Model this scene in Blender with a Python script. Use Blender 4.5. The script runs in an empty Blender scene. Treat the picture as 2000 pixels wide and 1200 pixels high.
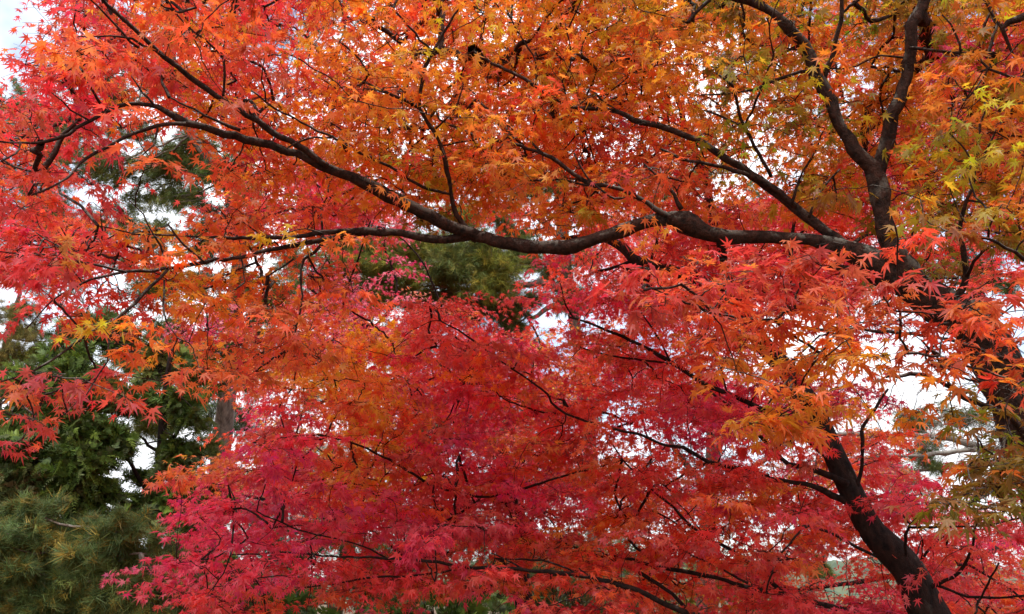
import bpy, math
import numpy as np
R = math.radians
rng = np.random.default_rng(11)
sc = bpy.context.scene
col = sc.collection

# ------------------------------------------------------------------ camera
PITCH = R(20); F = 1540.0; CAM = np.array([0, 0, 1.6])
cam_d = bpy.data.cameras.new('camera'); cam = bpy.data.objects.new('camera', cam_d); col.objects.link(cam)
cam.location = CAM; cam.rotation_euler = (R(90) + PITCH, 0, 0)
cam_d.sensor_width = 36; cam_d.lens = 18 * F / 1000; cam_d.clip_start = 0.05; cam_d.clip_end = 3000
sc.camera = cam
# ------------------------------------------------------------------ world: overcast sky
SUN_EL, SUN_ROT = R(52), R(190)
w = bpy.data.worlds.new('World'); sc.world = w; w.use_nodes = True
nt = w.node_tree; nt.nodes.clear()
def nn(t, typ, **kw):
    n = t.nodes.new(typ)
    for k, v in kw.items(): setattr(n, k, v)
    return n
sky = nn(nt, 'ShaderNodeTexSky', sky_type='NISHITA', sun_disc=False, sun_elevation=SUN_EL, sun_rotation=SUN_ROT)
tc = nn(nt, 'ShaderNodeTexCoord')
nz = nn(nt, 'ShaderNodeTexNoise'); nz.inputs['Scale'].default_value = 2.6; nz.inputs['Detail'].default_value = 6
cr = nn(nt, 'ShaderNodeValToRGB'); cr.color_ramp.elements[0].position = .38; cr.color_ramp.elements[1].position = .54
cr.color_ramp.elements[0].color = (.10, .10, .10, 1); cr.color_ramp.elements[1].color = (.985, .985, .985, 1)
mx = nn(nt, 'ShaderNodeMix', data_type='RGBA')
bg = nn(nt, 'ShaderNodeBackground'); bg.inputs['Strength'].default_value = 0.12
out = nn(nt, 'ShaderNodeOutputWorld')
L = nt.links.new
L(tc.outputs['Generated'], nz.inputs['Vector']); L(nz.outputs['Fac'], cr.inputs['Fac'])
sz = nn(nt, 'ShaderNodeSeparateXYZ'); L(tc.outputs['Generated'], sz.inputs[0])
mz = nn(nt, 'ShaderNodeMapRange'); mz.inputs[1].default_value = 0; mz.inputs[2].default_value = 1; mz.inputs[3].default_value = .42; mz.inputs[4].default_value = 1.26; L(sz.outputs['Z'], mz.inputs[0])
cm = nn(nt, 'ShaderNodeVectorMath', operation='SCALE'); cm.inputs[0].default_value = (9.6, 9.8, 10.1); L(mz.outputs[0], cm.inputs['Scale'])
L(cr.outputs['Color'], mx.inputs['Factor']); L(sky.outputs['Color'], mx.inputs['A'])
L(cm.outputs[0], mx.inputs['B'])          # the cloud layer
L(mx.outputs['Result'], bg.inputs['Color']); L(bg.outputs['Background'], out.inputs['Surface'])
sun_d = bpy.data.lights.new('sun', 'SUN'); sun = bpy.data.objects.new('sun', sun_d); col.objects.link(sun)
sun_d.energy = .8; sun_d.angle = R(22); sun_d.color = (1, .95, .87)
sun.rotation_euler = (R(90) - SUN_EL, 0, R(180) - SUN_ROT)
sc.view_settings.view_transform = 'Standard'; sc.view_settings.look = 'None'
sc.view_settings.exposure = 1.22; sc.view_settings.gamma = 1
sc.render.engine = 'CYCLES'
cy = sc.cycles
cy.max_bounces = 12; cy.diffuse_bounces = 10; cy.glossy_bounces = 2; cy.transmission_bounces = 8; cy.transparent_max_bounces = 4
cy.caustics_reflective = False; cy.caustics_refractive = False
cy.use_denoising = True

# ------------------------------------------------------------------ helpers
FW = np.array([0, math.cos(PITCH), math.sin(PITCH)]); UP = np.array([0, -math.sin(PITCH), math.cos(PITCH)]); RT = np.array([1., 0, 0])
def at(px, py, d):
    px, py, d = np.asarray(px, float), np.asarray(py, float), np.asarray(d, float)
    v = FW + ((px - 1000) / F)[..., None] * RT + ((600 - py) / F)[..., None] * UP
    return CAM + d[..., None] * v
def proj(p):
    q = p - CAM; d = q @ FW
    return 1000 + F * (q @ RT) / d, 600 - F * (q @ UP) / d, d
def unit(v): return v / (np.linalg.norm(v, axis=-1, keepdims=True) + 1e-9)

class MB:
    """collects faces; build() links them as one mesh object"""
    def __init__(s): s.v = []; s.f = []; s.c = []; s.n = 0
    def add(s, v, f, c=None):
        v = np.asarray(v, np.float32).reshape(-1, 3); f = np.asarray(f, np.int32)
        s.v.append(v); s.f.append(f + s.n); s.n += len(v)
        if c is not None: s.c.append(np.broadcast_to(np.asarray(c, np.float32), (len(v), 3)))
    def build(s, name, mat, parent=None, smooth=False, origin=None):
        v = np.concatenate(s.v)
        me = bpy.data.meshes.new(name)
        if origin is not None: v = v - np.asarray(origin, np.float32)
        me.vertices.add(len(v)); me.vertices.foreach_set('co', v.ravel())
        loops = np.concatenate([f.ravel() for f in s.f])
        tot = np.concatenate([np.full(len(f), f.shape[1], np.int32) for f in s.f])
        st = np.concatenate([[0], np.cumsum(tot)[:-1]]).astype(np.int32)
        me.loops.add(len(loops)); me.loops.foreach_set('vertex_index', loops)
        me.polygons.add(len(tot)); me.polygons.foreach_set('loop_start', st); me.polygons.foreach_set('loop_total', tot)
        if smooth: me.polygons.foreach_set('use_smooth', np.ones(len(tot), bool))
        if s.c:
            a = me.color_attributes.new('Col', 'FLOAT_COLOR', 'POINT')
            c = np.concatenate(s.c); a.data.foreach_set('color', np.concatenate([c, np.ones((len(c), 1), np.float32)], 1).ravel())
        me.update(); me.validate(clean_customdata=False)
        me.materials.append(mat)
        o = bpy.data.objects.new(name, me); col.objects.link(o)
        if parent is not None: o.parent = parent
        return o
def tag(o, label=None, cat=None, group=None, kind=None):
    if label: o['label'] = label
    if cat: o['category'] = cat
    if group: o['group'] = group
    if kind: o['kind'] = kind
    return o
def empty(name, label, cat, base, group=None):
    o = bpy.data.objects.new(name, None); col.objects.link(o); o.location = base; o.empty_display_size = .1
    return tag(o, label, cat, group)

def catmull(p, step):
    p = np.asarray(p, float); q = np.vstack([2 * p[0] - p[1], p, 2 * p[-1] - p[-2]]); res = []
    for i in range(1, len(q) - 2):
        n = max(2, int(np.linalg.norm(q[i + 1, :3] - q[i, :3]) / step)); t = np.linspace(0, 1, n, endpoint=False)[:, None]
        a, b, c, d = q[i - 1], q[i], q[i + 1], q[i + 2]
        res.append(.5 * (2 * b + (c - a) * t + (2 * a - 5 * b + 4 * c - d) * t**2 + (-a + 3 * b - 3 * c + d) * t**3))
    return np.vstack(res + [p[-1:]])
def tube(mb, P, rad, k=10, rough=.0, seed=0):
    P = np.asarray(P, float); m = len(P); T = unit(np.gradient(P, axis=0))
    N = np.zeros((m, 3)); a = np.array([.3, .2, 1.]) if abs(T[0, 2]) < .9 else np.array([1., .1, 0])
    n = unit(a - (a @ T[0]) * T[0])
    for i in range(m):
        n = unit(n - (n @ T[i]) * T[i]); N[i] = n
    B = np.cross(T, N); th = np.linspace(0, 2 * np.pi, k, endpoint=False)
    rr = np.asarray(rad)[:, None] * np.ones((1, k))
    if rough:
        g = np.random.default_rng(seed)
        e = g.normal(0, 1, (m, k)); e = (e + np.roll(e, 1, 1) + np.roll(e, -1, 1)) / 1.7
        e[1:-1] = (e[:-2] + e[1:-1] * 2 + e[2:]) / 2.6
        rr = rr * (1 + rough * e)
    V = P[:, None] + rr[..., None] * (np.cos(th)[None, :, None] * N[:, None] + np.sin(th)[None, :, None] * B[:, None])
    i = np.arange(m - 1)[:, None] * k; j = np.arange(k)[None]; j2 = (j + 1) % k
    f = np.stack([i + j, i + j2, i + k + j2, i + k + j], -1).reshape(-1, 4)
    base = mb.n
    mb.add(V.reshape(-1, 3), f)
    mb.f.append((np.array([list(range(k))[::-1]]) + base).astype(np.int32)); mb.f.append((np.array([list(range(k))]) + base + (m - 1) * k).astype(np.int32))
def tubes(mb, P, rad, k=4):
    """P (n,m,3), rad (n,m): many thin twigs at once"""
    if len(P) == 0: return
    n, m = P.shape[:2]; T = unit(np.gradient(P, axis=1))
    ref = np.where(np.abs(T[:, :1, 2:]) < .8, np.array([0, 0, 1.]), np.array([1., 0, 0]))
    N = unit(np.cross(T, ref)); B = np.cross(T, N); th = np.linspace(0, 2 * np.pi, k, endpoint=False)
    V = P[:, :, None] + rad[..., None, None] * (np.cos(th)[:, None] * N[:, :, None] + np.sin(th)[:, None] * B[:, :, None])
    b = (np.arange(n) * m * k)[:, None, None]; i = (np.arange(m - 1) * k)[None, :, None]; j = np.arange(k)[None, None]; j2 = (j + 1) % k
    f = np.stack([b + i + j, b + i + j2, b + i + k + j2, b + i + k + j], -1).reshape(-1, 4)
    mb.add(V.reshape(-1, 3), f)

# ------------------------------------------------------------------ materials
def mat_new(name):
    m = bpy.data.materials.new(name); m.use_nodes = True; t = m.node_tree; t.nodes.clear()
    return m, t, nn(t, 'ShaderNodeOutputMaterial')
def leaf_mat(name, trans=.45, rough=.42, spec=.5, gain=1.0, pale=(.5, .3, .3), amount=.0):
    m, t, o = mat_new(name); l = t.links.new
    a = nn(t, 'ShaderNodeAttribute', attribute_name='Col')
    hs = nn(t, 'ShaderNodeHueSaturation'); hs.inputs['Saturation'].default_value = .985; hs.inputs['Value'].default_value = gain
    p = nn(t, 'ShaderNodeBsdfPrincipled'); p.inputs['Roughness'].default_value = rough; p.inputs['Specular IOR Level'].default_value = spec
    tr = nn(t, 'ShaderNodeBsdfTranslucent'); mix = nn(t, 'ShaderNodeMixShader'); mix.inputs[0].default_value = trans
    pm = nn(t, 'ShaderNodeMix', data_type='RGBA'); pm.inputs[0].default_value = amount; pm.inputs['B'].default_value = (*pale, 1)  # pale leaf tone and sky sheen, mixed into the base colour
    l(a.outputs['Color'], pm.inputs['A']); l(pm.outputs['Result'], p.inputs['Base Color']); l(a.outputs['Color'], hs.inputs['Color']); l(hs.outputs['Color'], tr.inputs['Color'])
    l(p.outputs[0], mix.inputs[1]); l(tr.outputs[0], mix.inputs[2]); l(mix.outputs[0], o.inputs['Surface'])
    return m
def bark_mat(name, c0, c1, lichen, amount, scale=22, stretch=(1, 1, .35)):
    m, t, o = mat_new(name); l = t.links.new
    g = nn(t, 'ShaderNodeTexCoord'); mp = nn(t, 'ShaderNodeMapping'); mp.inputs['Scale'].default_value = stretch
    n1 = nn(t, 'ShaderNodeTexNoise'); n1.inputs['Scale'].default_value = scale; n1.inputs['Detail'].default_value = 8; n1.inputs['Roughness'].default_value = .65
    n2 = nn(t, 'ShaderNodeTexNoise'); n2.inputs['Scale'].default_value = scale * .38; n2.inputs['Detail'].default_value = 9; n2.inputs['Roughness'].default_value = .72
    r1 = nn(t, 'ShaderNodeValToRGB'); r1.color_ramp.elements[0].color = (*c0, 1); r1.color_ramp.elements[1].color = (*c1, 1)
    r1.color_ramp.elements[0].position = .35; r1.color_ramp.elements[1].position = .68
    r2 = nn(t, 'ShaderNodeValToRGB'); r2.color_ramp.elements[0].position = .56 - amount * .2; r2.color_ramp.elements[1].position = .62 - amount * .2
    geo = nn(t, 'ShaderNodeNewGeometry'); sx = nn(t, 'ShaderNodeSeparateXYZ')
    mr = nn(t, 'ShaderNodeMapRange'); mr.inputs[1].default_value = -.3; mr.inputs[2].default_value = .7
    mu = nn(t, 'ShaderNodeMath', operation='MULTIPLY'); mx = nn(t, 'ShaderNodeMix', data_type='RGBA'); mx.inputs['B'].default_value = (*lichen, 1)
    bp = nn(t, 'ShaderNodeBump'); bp.inputs['Strength'].default_value = 1; bp.inputs['Distance'].default_value = .03
    p = nn(t, 'ShaderNodeBsdfPrincipled'); p.inputs['Roughness'].default_value = .92; p.inputs['Specular IOR Level'].default_value = .2
    l(g.outputs['Object'], mp.inputs['Vector']); l(mp.outputs[0], n1.inputs['Vector']); l(mp.outputs[0], n2.inputs['Vector'])
    l(n1.outputs['Fac'], r1.inputs[0]); l(n2.outputs['Fac'], r2.inputs[0])
    l(geo.outputs['Normal'], sx.inputs[0]); l(sx.outputs['Z'], mr.inputs[0]); l(mr.outputs[0], mu.inputs[0]); l(r2.outputs[0], mu.inputs[1])
    l(mu.outputs[0], mx.inputs['Factor']); l(r1.outputs[0], mx.inputs['A']); l(mx.outputs['Result'], p.inputs['Base Color'])
    l(n1.outputs['Fac'], bp.inputs['Height']); l(bp.outputs[0], p.inputs['Normal']); l(p.outputs[0], o.inputs['Surface'])
    return m
M_leaf = leaf_mat('maple_leaf', .55, .40, .55, 1.24, (.62, .30, .30), .11)
M_small = leaf_mat('small_maple_leaf', .46, .32, .9, 1.22, (.75, .42, .48), .26)  # stronger pink glint of the sky painted into the leaf colour
M_needle = leaf_mat('conifer_needle', .25, .5, .3, 1.1)
M_bark = bark_mat('maple_bark', (.009, .005, .004), (.072, .031, .022), (.27, .25, .21), .3, 34, (1, 1, .8))
M_barkB = bark_mat('dark_maple_bark', (.007, .005, .005), (.042, .021, .016), (.11, .095, .08), .0, 26, (1, 1, .5))
M_pinebark = bark_mat('pine_bark', (.085, .06, .048), (.31, .235, .19), (.36, .34, .30), .15, 14, (1, 1, .25))
M_pale = bark_mat('pale_bark', (.12, .105, .09), (.33, .30, .26), (.42, .42, .38), .3, 12)

# ------------------------------------------------------------------ maple leaves
def leaf_proto(lobes, notch, shoulder):
    """flat palmate leaf, base at the origin, middle lobe along +x; returns verts (k,2), tris, lobe fraction"""
    pts = [(-.05, 0.)]                       # the stalk end
    tips = []
    n = len(lobes)
    for i, (a, ln) in enumerate(lobes):
        a_ = R(a)
        if shoulder:
            pts.append((math.cos(a_ - .165) * ln * .54, math.sin(a_ - .165) * ln * .54))
        pts.append((math.cos(a_) * ln, math.sin(a_) * ln)); tips.append(len(pts) - 1)
        if shoulder:
            pts.append((math.cos(a_ + .165) * ln * .54, math.sin(a_ + .165) * ln * .54))
        if i < n - 1:
            b = R((a + lobes[i + 1][0]) / 2); rr = notch * min(1, (ln + lobes[i + 1][1]) / 1.7)
            pts.append((math.cos(b) * rr, math.sin(b) * rr))
    P = np.array(pts); k = len(P)
    tri = [(0, i, i + 1) for i in range(1, k - 1)]
    return P, np.array(tri), np.linalg.norm(P, axis=1)
SEV = [(-130, .40), (-84, .74), (-41, .97), (0, 1.10), (41, .97), (84, .74), (130, .40)]
FIV = [(-95, .62), (-46, .92), (0, 1.05), (46, .92), (95, .62)]
PROTO = {'near': leaf_proto(SEV, .30, True), 'mid': leaf_proto(SEV, .31, False), 'far': leaf_proto(FIV, .36, False)}
def poly_area(P): x, y = P.T; return .5 * abs(np.sum(x * np.roll(y, -1) - y * np.roll(x, -1)))
AREA = {k: poly_area(v[0]) for k, v in PROTO.items()}

def leaves(mb, lod, pos, direc, nrm, size, colr, g):
    P, tri, rad = PROTO[lod]; n = len(pos); k = len(P)
    X = unit(direc); Z = unit(nrm - (nrm * X).sum(1, keepdims=True) * X); Y = np.cross(Z, X)
    droop = g.uniform(.05, .55, n)[:, None]; fold = g.uniform(-.1, .4, n)[:, None]
    lx = P[None, :, 0] * g.uniform(.88, 1.12, (n, 1)); ly = P[None, :, 1] * g.uniform(.8, 1.12, (n, 1))
    jit = 1 + g.normal(0, .06, (n, k))
    lx = lx * jit; ly = ly * jit
    lz = -droop * rad[None]**2 + fold * np.abs(ly) + g.normal(0, .035, (n, k))
    V = pos[:, None] + size[:, None, None] * (lx[..., None] * X[:, None] + ly[..., None] * Y[:, None] + lz[..., None] * Z[:, None])
    f = (tri[None] + (np.arange(n) * k)[:, None, None]).reshape(-1, 3)
    c = colr[:, None, :] * np.ones((1, k, 1))
    tipc = np.clip(rad[None, :, None], 0, 1)
    c = c * (1.06 - .14 * tipc * g.uniform(0, 1.5, (n, 1, 1)))
    c[..., 1] *= (1.22 - .4 * tipc[..., 0] * g.uniform(0, 1.3, (n, 1)))
    mb.add(V.reshape(-1, 3), f, np.clip(c, 0, 1).reshape(-1, 3))

PAL = {'R': (.74, .058, .048), 'V': (.80, .125, .034), 'O': (.84, .245, .020), 'Y': (.62, .245, .016), 'G': (.31, .185, .014),
       'P': (.74, .042, .098), 'K': (.30, .02, .04)}
PAL = {k: np.array(v) for k, v in PAL.items()}

# ------------------------------------------------------------------ colour and density of the foliage, 50 px cells
def grid(rows, c0=0):
    return rows
MAP_A = """
..rRRVVvvvrrvOooOoOOOOYOYOYGGYOYOYYGYGYO
.rRRRVVVOvvvoOooooOVOVOOYOYYGYOYYOOYOYYO
.rRRRRVVVRVvoOOOOVOOOOOYOYOYGYOYOYOOOYOY
.RRRVVRVRVVVVOVOOOOOOVOOOVYYGYYOGOYOOOOY
RRRRVVrVOVOVOOOOOYOOOOOVOVOYOOYGYOOOOYOO
RRrrrvvOVOVVOOOOOOOOVOVRVROOYGYOGYOOYOYO
RrrrrvvvVVVVOYOOYOOOOOVVRVVOOYOYYOoOYOYO
RRrrRv..vVvrvoOOOYOOOYOOVOVOoYYOYOoOGOYO
RRRRRVOOVVVVVvooGGoOoOOYoOvrvvvovyyyGGYO
RRRRrOOVVOOVvv.......ovv............ggGGg
RRRRRVOOVOOOVv....................ggGGgr
..rRRVVOOvVvVv.....................rrgg.
.rrVVVVVVvvvv...........................
....vVVVVvvvv...........................
rr.rrrVVVv..............................
Rrrrrr..................................
rRRrr...................................
r.r.....................................
""".split()
MAP_N = """
........................................
........................................
........................................
........................................
........................................
........................................
........................................
........................................
..................................r.....
..................................rr....
........................rRrRRRRRRrvv..rr
.........................RVRRRRVRVvrrrrv
..........................vVVVVVVOVvVVVV
...........................vVOOOOOOovvVVV
............................oOOOOOovyOOV
.............................oOYYoy.gYOG
.............................oYy...ygYG
......................................gG
.....................................yGG
....................................ggGg
""".split()
MAP_B = """
..rrrvvvrrrrvvvvvvvvOOVOVOOOOYOOOOYOYrOO
..rrrrvvvrrr.vvvvvVVVOVVOVOOOOOrOoOoOORR
..rrrrvvrrr.vvVVVOVVVVOVOVOOOOOOrrOooPRR
.rrrrr.rrrrrrVVVOOVVVVVOVOOOOOOooROooPPR
.rr.....rrrvVVVVOVOVVOVVVOOOOOOoroOoRPRR
rr.......vvvVOVOOVVVOVVVVVVOOOOOOoRRoRRO
rr.......vrRRVVOVOVVVVVVVRvv.oOoORPRrrOr
rr........rRPRVVOVVVVvVvVvr..vRvRRPRoOoR
rrrr.....rrrPRR....rrr.rvRRRRrRRRRrRroRR
rrrr........rr.........rrRRRRRRRRRrrrrRR
.rrr.................r.rrRRRRRRRRrrrr..r
.rr..............r..rrrRRRRRRRRRRRrrrr..
............vvvrRRrr.r.rRRRrrr..rrr.....
.........rrVVVOORRRRRVrRRrrVRr..........
.........vVVOOVRRRVRRPRVRRRrrrrr........
..........Rr.VORRPPRRVRrrRRPPPPPPP.....r
..........RR.VOVRRPRRRr.rPPPPPPPr.......
.........VRRRVORRRPPVRRVrrrr.rvrrRV.....
.......rvRPRRVVVRRRPRRRVVRrrRrRRVRRr.rrr
.......rPPPPPRVPRRPRPPRRVRRRVRVRRRRR.rrr
.......PPPPPPPPPPPRPPRRRVRVVRRVRVRrRVrrr
......pPPPPPRVRRPRVRRVVRVRRRVRrrrrRrrRRv
.....ppppPPPRRRRRRRVVRVRRVVvrrrr..rRRrrr
........rrrprr.rr.rr.rrRRRrrrrrPPPPRRRRR
.........rrrr..r..r..rrRRrrrrrrPPPPRRRRR
""".split()
MAP_D = [list('.' * 40) for _ in range(25)]
for r_ in range(10, 20):
    for c_ in range(40):
        ch = MAP_B[r_][c_] if c_ < len(MAP_B[r_]) else '.'
        if ch.isupper() and c_ > 9: MAP_D[r_][c_] = {'R': 'P', 'V': 'V', 'P': 'R', 'O': 'O'}.get(ch, 'R') if (r_ * 7 + c_ * 3) % 4 else ('O' if c_ < 20 else 'V')
def put(r_, c_, s):
    for i, ch in enumerate(s): MAP_D[r_][c_ + i] = ch
put(5, 11, 'pPP'); put(6, 11, 'PPP'); put(7, 11, 'PPPp'); put(8, 11, 'rPPPPr')
put(10, 15, 'p'); put(11, 12, 'PPpp..'); put(12, 7, 'pPr'); put(12, 11, 'VPPPRRr'); put(13, 8, 'pvVPPPR')
put(5, 34, 'RR'); put(6, 33, 'PPP'); put(7, 32, 'RPPRr'); put(8, 31, 'RRRRR')
put(2, 36, 'PPP'); put(3, 36, 'PPPP'); put(4, 36, 'rPPR')
put(8, 24, 'RRRRRRR'); put(9, 23, 'rRRRRRRRR'); put(10, 24, 'RRRrrrrrr')
put(20, 31, 'rrrrrrrrr'); put(21, 30, 'rrr..rrrrrr'[:10]); put(22, 29, 'RRrrrRRRRRR'); put(23, 28, 'RRRRRRRRRRRR'); put(24, 28, 'RRRRRRRRRRRR')
put(22, 5, 'ppP'); put(18, 7, 'pop')

def cells(mp, mx0=3, mx1=3, my0=3, my1=0, thin=.36):
    """(px, py, colour letter, density) for each cell; the crown goes on past the frame"""
    H = len(mp)
    for r_ in range(-my0, H + my1):
        for c_ in range(-mx0, 40 + mx1):
            row = mp[min(max(r_, 0), H - 1)]
            if r_ >= H and H < 24: continue
            cc = min(max(c_, 0), 39)
            ch = row[cc] if cc < len(row) else '.'
            if ch == '.': continue
            yield c_ * 50, r_ * 50, ch.upper(), (1.0 if ch.isupper() else thin)

# ------------------------------------------------------------------ limbs read off the photograph: 'x,y,width' in pixels, depth at both ends
def line(s, d0, d1):
    a = np.array([[float(q) for q in t.split(',')] for t in s.split()])
    ln = np.concatenate([[0], np.cumsum(np.hypot(*np.diff(a[:, :2], axis=0).T))]); d = d0 + (d1 - d0) * ln / ln[-1]
    P = at(a[:, 0], a[:, 1], d); r = a[:, 2] / F * d / 2
    return np.hstack([P, r[:, None]])
def to_ground(pl, dx, dy, flare=1.5):
    """carry a trunk (first point lowest) down to the ground"""
    p = pl[0]; mid = np.array([p[0] + dx * .5, p[1] + dy * .5, p[2] * .45, p[3] * 1.12]); b = np.array([p[0] + dx, p[1] + dy, -.12, p[3] * flare])
    return np.vstack([b, mid, pl])

def grow(limb_pts, pads, g, r_unit):
    """pads (n,3) are joined one after another to the nearest wood; returns paths with radii"""
    nodes = [limb_pts[:, :3]]; owner = np.full(len(limb_pts), -1)
    allp = limb_pts[:, :3].copy(); par = []; paths = []
    d0 = np.min(np.linalg.norm(pads[:, None] - limb_pts[None, ::2, :3], axis=2), axis=1)
    order = np.argsort(d0); cnt = np.ones(len(pads))
    m = 7
    for q in order:
        dv = np.linalg.norm(allp - pads[q], axis=1); j = int(np.argmin(dv)); a = allp[j]; o = owner[j]
        t = np.linspace(0, 1, m)[:, None]; ln = dv[j]
        mid = (a + pads[q]) / 2 + np.array([0, 0, .10 * ln]) + g.normal(0, .09, 3) * ln
        C = (1 - t)**2 * a + 2 * t * (1 - t) * mid + t**2 * pads[q]
        C[1:-1] += g.normal(0, .018, (m - 2, 3)) * ln
        paths.append((q, C)); par.append(o)
        allp = np.vstack([allp, C[2:]]); owner = np.concatenate([owner, np.full(m - 2, len(paths) - 1)])
    cnt = np.ones(len(paths))
    for i in range(len(paths) - 1, -1, -1):
        if par[i] >= 0: cnt[par[i]] += cnt[i]
    P = np.array([c for _, c in paths]); rad = r_unit * cnt**.42
    rad = rad[:, None] * np.linspace(1, .62, m)[None]
    return P, rad, np.array([q for q, _ in paths])

def foliate(limbs, pads, g, spec, collect):
    """limbs: list of (k,4) point clouds; pads: dict of arrays. Gives every limb its twigs and leaves."""
    allp = np.vstack([l[:, :3] for l in limbs]); idx = np.concatenate([np.full(len(l), i) for i, l in enumerate(limbs)])
    own = np.empty(len(pads['p']), int)
    for i in range(0, len(own), 400):
        own[i:i + 400] = idx[np.argmin(np.linalg.norm(pads['p'][i:i + 400, None] - allp[None], axis=2), axis=1)]
    for li in range(len(limbs)):
        s = np.where(own == li)[0]
        if not len(s): continue
        p = pads['p'][s]; n = len(s); Rd = pads['R'][s]; cc = pads['c'][s]; lod = spec['lod']
        P, rad, o = grow(limbs[li], p, g, spec['r'])
        tubes(collect[li]['wood'], P, rad, 5 if lod != 'far' else 4)
        # each pad: a flat, slightly drooping spray
        out = unit((P[:, -1] - P[:, 2]) * np.array([1, 1, .25]) + g.normal(0, .12, (n, 3)))
        outp = np.empty_like(out); outp[o] = out
        tilt = unit(np.array([0, 0, 1.]) + g.normal(0, .20, (n, 3)))
        ax = unit(outp - (outp * tilt).sum(1, keepdims=True) * tilt); ay = np.cross(tilt, ax)
        nb = spec['nb']
        ang = (np.linspace(-1.25, 1.25, nb)[None] + g.normal(0, .2, (n, nb))); ln = Rd[:, None] * g.uniform(.75, 1.25, (n, nb)) * (1.25 - .35 * np.abs(ang))
        t = np.linspace(0, 1, 5)
        dirs = np.cos(ang)[..., None] * ax[:, None] + np.sin(ang)[..., None] * ay[:, None]
        S = p[:, None, None] - ax[:, None, None] * Rd[:, None, None, None] * .55 + dirs[:, :, None] * (ln[..., None] * t)[..., None] * 1.25
        S = S + tilt[:, None, None] * ((.10 - .30 * t**2) * Rd[:, None, None])[..., None]
        S[:, :, 1:] += g.normal(0, .05, S[:, :, 1:].shape) * Rd[:, None, None, None]
        S[:, :, 0] = p[:, None] - ax[:, None] * Rd[:, None, None] * .15 * g.uniform(0, 1, (n, nb, 1))
        rr = np.broadcast_to(spec['r'] * .62 * np.linspace(1, .5, 5), (n, nb, 5)).reshape(-1, 5)
        tubes(collect[li]['wood'], S.reshape(-1, 5, 3), rr, 3)
        # leaves in opposite pairs along the twigs and at their ends
        nl = np.maximum(3, g.poisson(pads['n'][s]))
        rep = np.repeat(np.arange(n), nl); N = len(rep)
        b = g.integers(0, nb, N); tt = g.uniform(.2, 1.0, N)**.8 * 4; i0 = np.minimum(tt.astype(int), 3); fr = (tt - i0)[:, None]
        A0 = S[rep, b, i0]; A1 = S[rep, b, i0 + 1]; base = A0 * (1 - fr) + A1 * fr
        tw = unit(A1 - A0); side = np.cross(tw, tilt[rep]) * np.where(g.random(N) < .5, -1, 1)[:, None]
        size = spec['size'] * g.uniform(.62, 1.18, N)
        d = unit(tw * g.uniform(.1, 1.2, (N, 1)) + side * g.uniform(.0, 1.2, (N, 1)) + np.array([0, 0, -1.]) * g.uniform(.0, spec.get('dz', .75), (N, 1)) + g.normal(0, .22, (N, 3)))
        nr = unit(np.array([0, 0, 1.]) + g.normal(0, spec.get('nz', .36), (N, 3)))
        pos = base + d * size[:, None] * g.uniform(.15, .6, (N, 1)) + g.normal(0, 1, (N, 3)) * np.array([.1, .1, .04]) * Rd[rep][:, None]
        hue = cc[rep] * spec.get('tone', 1.) * np.exp(g.normal(0, .10, (N, 3)) * np.array([.6, 1.3, .9]))
        alt = g.random(N)
        hue = np.where((alt < .10)[:, None], hue * np.array([1.05, 1.45, 1.]), hue)
        hue = np.where((alt > .90)[:, None], hue * np.array([.86, .55, 1.3]), hue)
        leaves(collect[li]['leaf'], lod, pos, d, nr, size, hue, g)

def wood_seen(lines):
    pts = np.vstack([catmull(t, .05) for t in lines]); x, y, d = proj(pts[:, :3]); return x, y, d, pts[:, 3] * F / d
def make_pads(mp, depth_fn, tau, spec, g, per_pad, Rp, keep=None, clear=None, **kw):
    P, Rr, C, N = [], [], [], []
    for cx, cy, ch, dens in cells(mp, **kw):
        if keep and not keep(cx, cy): continue
        d = depth_fn(cx + 25, cy + 25); a = (50 / F * d)**2
        nleaf = tau * dens * a / (AREA[spec['lod']] * (spec['size'] * .9)**2 * .55)
        k = g.poisson(nleaf / per_pad)
        for _ in range(k):
            px, py = cx + g.uniform(-4, 54), cy + g.uniform(-4, 54); dd = depth_fn(px, py)
            p = at(px, py, dd); Rq = Rp * (min(dd / spec['dref'], 1.15) if 'dref' in spec else 1)
            if p[2] < .25: continue
            if clear is not None:           # the sprays stand mostly behind and above the thick wood, as in the photograph
                hit = ((clear[0] - px)**2 + (clear[1] - py)**2 < (clear[3] + Rp * F / dd * .62)**2) & (clear[2] > dd - .12) & (clear[3] > spec.get('thick', 4))
                if hit.any() and g.random() < spec.get('open', .72): continue
            P.append(p); Rr.append(Rq * g.uniform(.7, 1.3)); N.append(per_pad)
            cq = ch; u = g.random()          # neighbouring sprays turn at different times
            for a_, b_, pr in spec.get('turn', ()):
                if cq == a_ and u < pr and (cx >= 1400 or a_ == 'R' or a_ == 'V'): cq = b_; break
            c = PAL[cq] * np.exp(g.normal(0, .14, 3) * np.array([.8, 1.8, 1.2])); C.append(c)
    return dict(p=np.array(P), R=np.array(Rr), c=np.array(C), n=np.array(N, float))

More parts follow.
